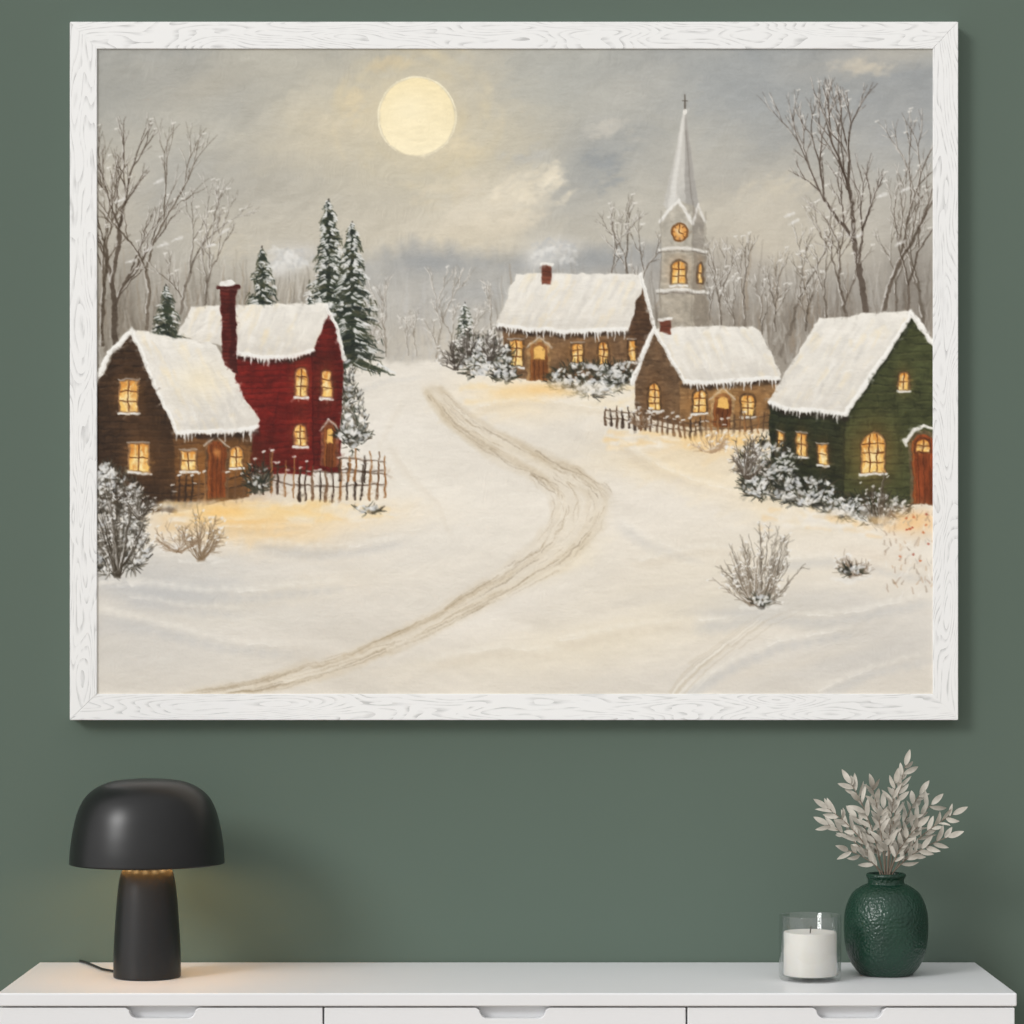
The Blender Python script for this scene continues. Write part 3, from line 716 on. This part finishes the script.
mix=nt.nodes.new('ShaderNodeMix'); mix.data_type='RGBA'
mix.inputs[6].default_value=rgb(239,239,238); mix.inputs[7].default_value=rgb(190,190,189)
nt.links.new(mm.outputs[0],mix.inputs[0]); nt.links.new(mix.outputs[2],b.inputs['Base Color'])
inv=nt.nodes.new('ShaderNodeMath'); inv.operation='SUBTRACT'; inv.inputs[0].default_value=1; nt.links.new(mm.outputs[0],inv.inputs[1])
add_bump(nt,b,inv.outputs[0],.18,.001)
frame_mat=m
def member(name,corners_outer,corners_inner,uoff,horizontal):
    bm=bmesh.new(); uvl=bm.loops.layers.uv.new('UVMap')
    (a,b_),(c,d)=corners_outer,corners_inner
    F=[bm.verts.new((p[0],-FD,p[1])) for p in (a,b_,d,c)]; B=[bm.verts.new((p[0],-0.001,p[1])) for p in (a,b_,d,c)]
    fs=[bm.faces.new(F),bm.faces.new(B[::-1])]
    for i in range(4): j=(i+1)%4; fs.append(bm.faces.new((F[i],B[i],B[j],F[j])))
    bmesh.ops.recalc_face_normals(bm,faces=bm.faces)
    for f_ in bm.faces:
        for l in f_.loops:
            v=l.vert.co
            l[uvl].uv=((v.x if horizontal else v.z)+uoff,(v.z if horizontal else v.x)+v.y*1.0+uoff*3.1)
    bmesh.ops.bevel(bm,geom=[e_ for e_ in bm.edges],offset=.0008,segments=2,affect='EDGES')
    return obj_from_bm(name,bm,frame_mat,painting)
TL,TR,BL,BR=(FX0,FZ1),(FX1,FZ1),(FX0,FZ0),(FX1,FZ0); tl,tr,bl,br=(IX0,IZ1),(IX1,IZ1),(IX0,IZ0),(IX1,IZ0)
member('frame_top',(TL,TR),(tl,tr),0.3,True); member('frame_bottom',(BL,BR),(bl,br),5.7,True)
member('frame_left',(BL,TL),(bl,tl),9.1,False); member('frame_right',(BR,TR),(br,tr),14.4,False)
mb,_,_=new_mat('backing_board',rgb(120,100,80),.9)
box('backing',FX0+.02,FX1-.02,-.018,-.002,FZ0+.02,FZ1-.02,mb,painting)

# ============================================================ room
m,nt,b=new_mat('green_wall_paint',rough=.85); b.inputs['Specular IOR Level'].default_value=.2
noise_color(nt,b,rgb(92,106,96),rgb(95,109,99),1.2)
n=nt.nodes.new('ShaderNodeTexNoise'); n.inputs['Scale'].default_value=260; tc=nt.nodes.new('ShaderNodeTexCoord'); nt.links.new(tc.outputs['Object'],n.inputs['Vector'])
add_bump(nt,b,n.outputs['Fac'],.06,.001)
box('wall_back',-3,3,0,.12,0,3.2,m)
m,nt,b=new_mat('oak_floor',rough=.5); noise_color(nt,b,rgb(150,132,112),rgb(176,158,136),3,4,'Object',(1,8,1))
box('floor',-3,3,-6,.12,-.1,0,m)
m,nt,b=new_mat('white_trim',rgb(225,225,222),.5); noise_color(nt,b,rgb(222,222,220),rgb(228,228,226),4)
box('baseboard_back',-3,3,-.016,0,0,.10,m)

# ============================================================ dresser
m,nt,b=new_mat('white_lacquer',rough=.38); noise_color(nt,b,rgb(231,232,234),rgb(235,236,238),3); b.inputs['Specular IOR Level'].default_value=.4
white=m
dr=empty('white_dresser')
DX0,DX1=-.8105,.7947; DZ=.748; DYF=-.40
box('top',DX0,DX1,DYF,-.002,DZ-.021,DZ,white,dr,.0025)
box('carcass',DX0+.004,DX1-.004,DYF+.024,-.018,.16,DZ-.021,white,dr,.001)
cols=[(DX0+.003,-.2985),(-.2955,.2735),(.2765,DX1-.003)]
cents=[-.551,.001,.532]
for ci,((x0,x1),cc) in enumerate(zip(cols,cents)):
    for ri,(z1,z0) in enumerate([(DZ-.0235,.455),(.452,.165)]):
        hw=.052; dp=.017; rr=.013
        top=[(x0,z1),(cc-hw-.006,z1)]
        for k in range(7):
            a=math.pi/2*k/6; top.append((cc-hw+rr-rr*math.cos(a)*1.0, z1-dp+rr-rr*math.sin(a)))
        for k in range(7):
            a=math.pi/2*(1-k/6); top.append((cc+hw-rr+rr*math.cos(a), z1-dp+rr-rr*math.sin(a)))
        top+=[(cc+hw+.006,z1),(x1,z1)]
        pts=top+[(x1,z0),(x0,z0)]
        bm=bmesh.new(); vs=[bm.verts.new((p[0],DYF+.004,p[1])) for p in pts]
        fce=bm.faces.new(vs); ex=bmesh.ops.extrude_face_region(bm,geom=[fce])
        for v in [g for g in ex['geom'] if isinstance(g,bmesh.types.BMVert)]: v.co.y+=.019
        bmesh.ops.recalc_face_normals(bm,faces=bm.faces)
        o=obj_from_bm(f'drawer_front_{ci+1}_{ri+1}',bm,white,dr)
        md=o.modifiers.new('b','BEVEL'); md.width=.0012; md.segments=2; md.limit_method='ANGLE'
for i,(x,y) in enumerate([(DX0+.06,-.34),(DX1-.06,-.34),(DX0+.06,-.06),(DX1-.06,-.06)]):
    lathe(f'leg_{i+1}',[(0,0),(.013,0),(.014,.004),(.02,.16),(0,.16)],white,dr,(x,y,0),24)

# ============================================================ lamp
m,nt,b=new_mat('matte_black_metal',rough=.36); noise_color(nt,b,rgb(16,16,17),rgb(20,20,21),30); b.inputs['Specular IOR Level'].default_value=.5
blk=m
inn,_,_=new_mat('shade_inner',rgb(225,205,170),.5)
LX,LY=-.600,-.20; lamp=empty('mushroom_table_lamp',(LX,LY,DZ))
sh=[(0,.3255),(.03,.325),(.058,.3215),(.082,.312),(.101,.296),(.1135,.272),(.121,.242),(.1255,.212),(.127,.1895)]
prof=spline(sh,6)+[(.1268,.1872),(.1255,.1868),(.1245,.1885)]
lathe('shade',prof,blk,lamp,(0,0,0),128)
lathe('shade_lining',spline([(.1244,.1885),(.1225,.213),(.118,.242),(.1105,.271),(.098,.293),(.079,.308),(.056,.317),(.03,.3205),(0,.321)],6),inn,lamp,(0,0,0),128)
lathe('stem',[(0,0),(.0535,0),(.0548,.001),(.0553,.003)]+spline([(.0553,.006),(.0545,.05),(.0515,.10),(.0482,.14),(.0445,.165),(.0405,.176),(.034,.183),(.02,.187)],5)+[(0,.1875)],blk,lamp,(0,0,0),96)
lathe('stem_neck',[(.0,.185),(.012,.185),(.012,.225),(0,.225)],blk,lamp,(0,0,0),32)
lathe('canopy_rod',[(0,.25),(.004,.25),(.004,.3215),(0,.3215)],blk,lamp,(0,0,0),16)
bm_,nt,b=new_mat('warm_bulb',rgb(255,220,160),.4); b.inputs['Emission Color'].default_value=(1,.62,.25,1); b.inputs['Emission Strength'].default_value=6
lathe('bulb',spline([(0,.222),(.016,.226),(.024,.240),(.018,.256),(0,.262)],6),bm_,lamp,(0,0,0),32)
bm=bmesh.new()
cp=[Vector(p) for p in [(-.045,.03,.006),(-.06,.045,.0035),(-.085,.075,.0035),(-.105,.12,.0035),(-.125,.165,.0035),(-.138,.190,.0028),(-.140,.1965,.0026)]]
cps=[]
for i in range(len(cp)-1):
    for k in range(6): cps.append(cp[i].lerp(cp[i+1],k/6))
cps.append(cp[-1])
tube(bm,cps,[.0022]*len(cps),8); obj_from_bm('cord',bm,blk,lamp,True)
for k in range(10):  # ring of point lights added inside the shade for the stem's warm glow
    ld=bpy.data.lights.new(f'stem_glow_light_{k+1}','POINT'); ld.energy=.07; ld.color=(1,.64,.28); ld.shadow_soft_size=.01
    lo=bpy.data.objects.new(f'stem_glow_light_{k+1}',ld); scene.collection.objects.link(lo); lo.parent=lamp
    a=math.radians(36*k+18); lo.location=(.068*math.cos(a),.068*math.sin(a),.213)

# ============================================================ vase + sprigs
m,nt,b=new_mat('green_glazed_ceramic',rough=.3)
noise_color(nt,b,rgb(14,46,34),rgb(24,60,45),18)
tc=nt.nodes.new('ShaderNodeTexCoord'); vo=nt.nodes.new('ShaderNodeTexVoronoi'); vo.inputs['Scale'].default_value=240; vo.feature='SMOOTH_F1'
nt.links.new(tc.outputs['Object'],vo.inputs['Vector']); add_bump(nt,b,vo.outputs['Distance'],.6,.0028)
VX,VY=.619,-.17; vase=empty('green_vase_with_dried_branches',(VX,VY,DZ))
vp=[(.0,0.0),(.040,0.0)]+spline([(.044,.002),(.058,.020),(.0665,.045),(.0695,.078),(.067,.108),(.056,.134),(.040,.1465),(.0315,.150)],6)+spline([(.0300,.152),(.0300,.158),(.0325,.163),(.0325,.166),(.030,.168),(.0275,.166),(.0265,.158),(.03,.148),(.05,.12),(.06,.08)],4)+[(.05,.03),(0,.012)]
lathe('vase',vp,m,vase,(0,0,0),128)
m,nt,b=new_mat('dried_leaf',rough=.8); noise_color(nt,b,rgb(164,158,147),rgb(208,203,192),40)
leafm=m
m2,nt,b=new_mat('dried_stem',rgb(128,112,98),.8); noise_color(nt,b,rgb(112,98,86),rgb(140,124,108),60)
rs=random.Random(4)
bmL=bmesh.new(); bmS=bmesh.new()
def leaf(pos,d,L,W,nrm):
    d=d.normalized(); side=d.cross(nrm).normalized(); up=side.cross(d)
    n=8; rows=[]; cv=rs.uniform(-.2,.25)
    for i in range(n+1):
        t=i/n; w=W*math.sin(math.pi*t**.85)**.75*.5 if 0<t<1 else .0002
        c=pos+d*L*t+up*(L*cv*math.sin(t*2.2))
        rows.append([bmL.verts.new(c-side*w+up*w*.35),bmL.verts.new(c),bmL.verts.new(c+side*w+up*w*.35)])
    for a,b_ in zip(rows,rows[1:]):
        for k in range(2): bmL.faces.new((a[k],a[k+1],b_[k+1],b_[k]))
tips=[(-.098,.108,-.01),(-.092,.078,.03),(-.058,.148,.0),(-.026,.142,-.03),(-.066,.04,-.03),(.0,.105,.03),(.032,.178,.0),(.012,.150,-.03),(.078,.112,.02),(.108,.098,-.015),(.098,.062,-.03),(.060,.128,.03),(-.044,.09,.04),(.046,.08,-.045)]
for ti,(tx,tz,ty) in enumerate(tips):
    base=Vector((rs.uniform(-.008,.008),rs.uniform(-.008,.008),.10)); mouth=Vector((tx*.10,ty*.2,.168)); tip=Vector((tx,ty,.168+tz))
    P=[]
    for k in range(4): P.append(base.lerp(mouth,k/4))
    ctrl=mouth+Vector((tx*.28,ty*.3,tz*.62))
    for k in range(13):
        t=k/12; P.append((1-t)**2*mouth+2*t*(1-t)*ctrl+t*t*tip)
    tube(bmS,P,[.0013-.0008*i/len(P) for i in range(len(P))],6)
    Lc=(tip-mouth).length; nl=max(4,int(Lc/.0155)); sg=rs.choice([-1,1])
    for k in range(nl*2):
        t=.2+.8*(k+.3)/(nl*2); p=(1-t)**2*mouth+2*t*(1-t)*ctrl+t*t*tip
        tg=(2*(1-t)*(ctrl-mouth)+2*t*(tip-ctrl)).normalized()
        sg=-sg
        if rs.random()<.12: continue
        ax=Vector((rs.uniform(-.35,.35),1,rs.uniform(-.35,.35))).normalized()
        d=Matrix.Rotation(sg*math.radians(rs.uniform(18,52)),3,ax)@tg
        d=(d+Vector((0,rs.uniform(-.5,.5),0))).normalized()
        leaf(p,d,rs.uniform(.018,.034),rs.uniform(.006,.0095),Vector((rs.uniform(-.8,.8),-1,rs.uniform(-.6,.8))).normalized())
    leaf(tip,(tip-ctrl).normalized(),.028,.0095,Vector((rs.uniform(-.3,.3),-1,.2)).normalized())
obj_from_bm('leaves',bmL,leafm,vase,True); obj_from_bm('stems',bmS,m2,vase,True)

# ============================================================ candle
cd=empty('candle_in_glass',(.486,-.24,DZ))
g=bpy.data.materials.new('clear_glass'); g.use_nodes=True; nt=g.node_tree; nt.nodes.clear()
out=nt.nodes.new('ShaderNodeOutputMaterial'); tr=nt.nodes.new('ShaderNodeBsdfTransparent'); tr.inputs[0].default_value=(.95,.955,.955,1)
gl=nt.nodes.new('ShaderNodeBsdfGlossy'); gl.inputs['Roughness'].default_value=.04; gl.inputs[0].default_value=(.95,.95,.95,1)
lw=nt.nodes.new('ShaderNodeLayerWeight'); lw.inputs['Blend'].default_value=.5
pw=nt.nodes.new('ShaderNodeMath'); pw.operation='POWER'; pw.inputs[1].default_value=3.0; nt.links.new(lw.outputs['Facing'],pw.inputs[0])
sc=nt.nodes.new('ShaderNodeMath'); sc.operation='MULTIPLY_ADD'; sc.inputs[1].default_value=.6; sc.inputs[2].default_value=.05; nt.links.new(pw.outputs[0],sc.inputs[0])
ms=nt.nodes.new('ShaderNodeMixShader')
nt.links.new(sc.outputs[0],ms.inputs[0]); nt.links.new(tr.outputs[0],ms.inputs[1]); nt.links.new(gl.outputs[0],ms.inputs[2]); nt.links.new(ms.outputs[0],out.inputs[0])
lathe('glass',[(0,0),(.046,0),(.049,.002),(.0505,.006),(.0505,.1045),(.0498,.1062),(.0484,.1062),(.0475,.1045),(.0475,.010),(.0455,.0075),(0,.0075)],g,cd,(0,0,0),128)
wx_,nt,b=new_mat('cream_wax',rgb(240,236,228),.55); noise_color(nt,b,rgb(238,233,225),rgb(243,239,232),20)
b.inputs['Subsurface Weight'].default_value=.25; b.inputs['Subsurface Radius'].default_value=(.02,.015,.01)
lathe('wax',[(0,.0085),(.0415,.0085),(.043,.010),(.043,.0765),(.042,.079),(.036,.0785),(.01,.0765),(0,.0765)],wx_,cd,(0,0,0),96)
wk,_,_=new_mat('wick',rgb(60,50,42),.9)
bm=bmesh.new(); tube(bm,[Vector((0,0,.075)),Vector((.0005,0,.080)),Vector((.001,0,.085)),Vector((.002,0,.088))],[.001]*4,8); obj_from_bm('wick',bm,wk,cd,True)

# ============================================================ light & camera
w=bpy.data.worlds.new('world'); scene.world=w; w.use_nodes=True; nt=w.node_tree
bg=nt.nodes['Background']; tc=nt.nodes.new('ShaderNodeTexCoord')
vm=nt.nodes.new('ShaderNodeVectorMath'); vm.operation='DOT_PRODUCT'; vm.inputs[1].default_value=Vector((-1,-1,.7)).normalized()
nt.links.new(tc.outputs['Generated'],vm.inputs[0])
ma=nt.nodes.new('ShaderNodeMath'); ma.operation='MULTIPLY_ADD'; ma.inputs[1].default_value=.46; ma.inputs[2].default_value=.56
nt.links.new(vm.outputs['Value'],ma.inputs[0]); nt.links.new(ma.outputs[0],bg.inputs[1])
bg.inputs[0].default_value=(1,.998,.99,1)
sd=bpy.data.lights.new('window_daylight','SUN'); sd.energy=1.45; sd.angle=math.radians(18); sd.color=(1,.995,.985)
so=bpy.data.objects.new('window_daylight',sd); scene.collection.objects.link(so)
so.location=(-3,-3,4); so.rotation_euler=Vector((1,1,-.7)).to_track_quat('-Z','Y').to_euler()

cam=bpy.data.cameras.new('camera'); co_=bpy.data.objects.new('camera',cam); scene.collection.objects.link(co_)
co_.location=(0,-4.84,1.34); co_.rotation_euler=(math.radians(90),0,0)
cam.sensor_width=36; cam.lens=99.2; cam.shift_y=.1025; cam.clip_start=.05
scene.camera=co_
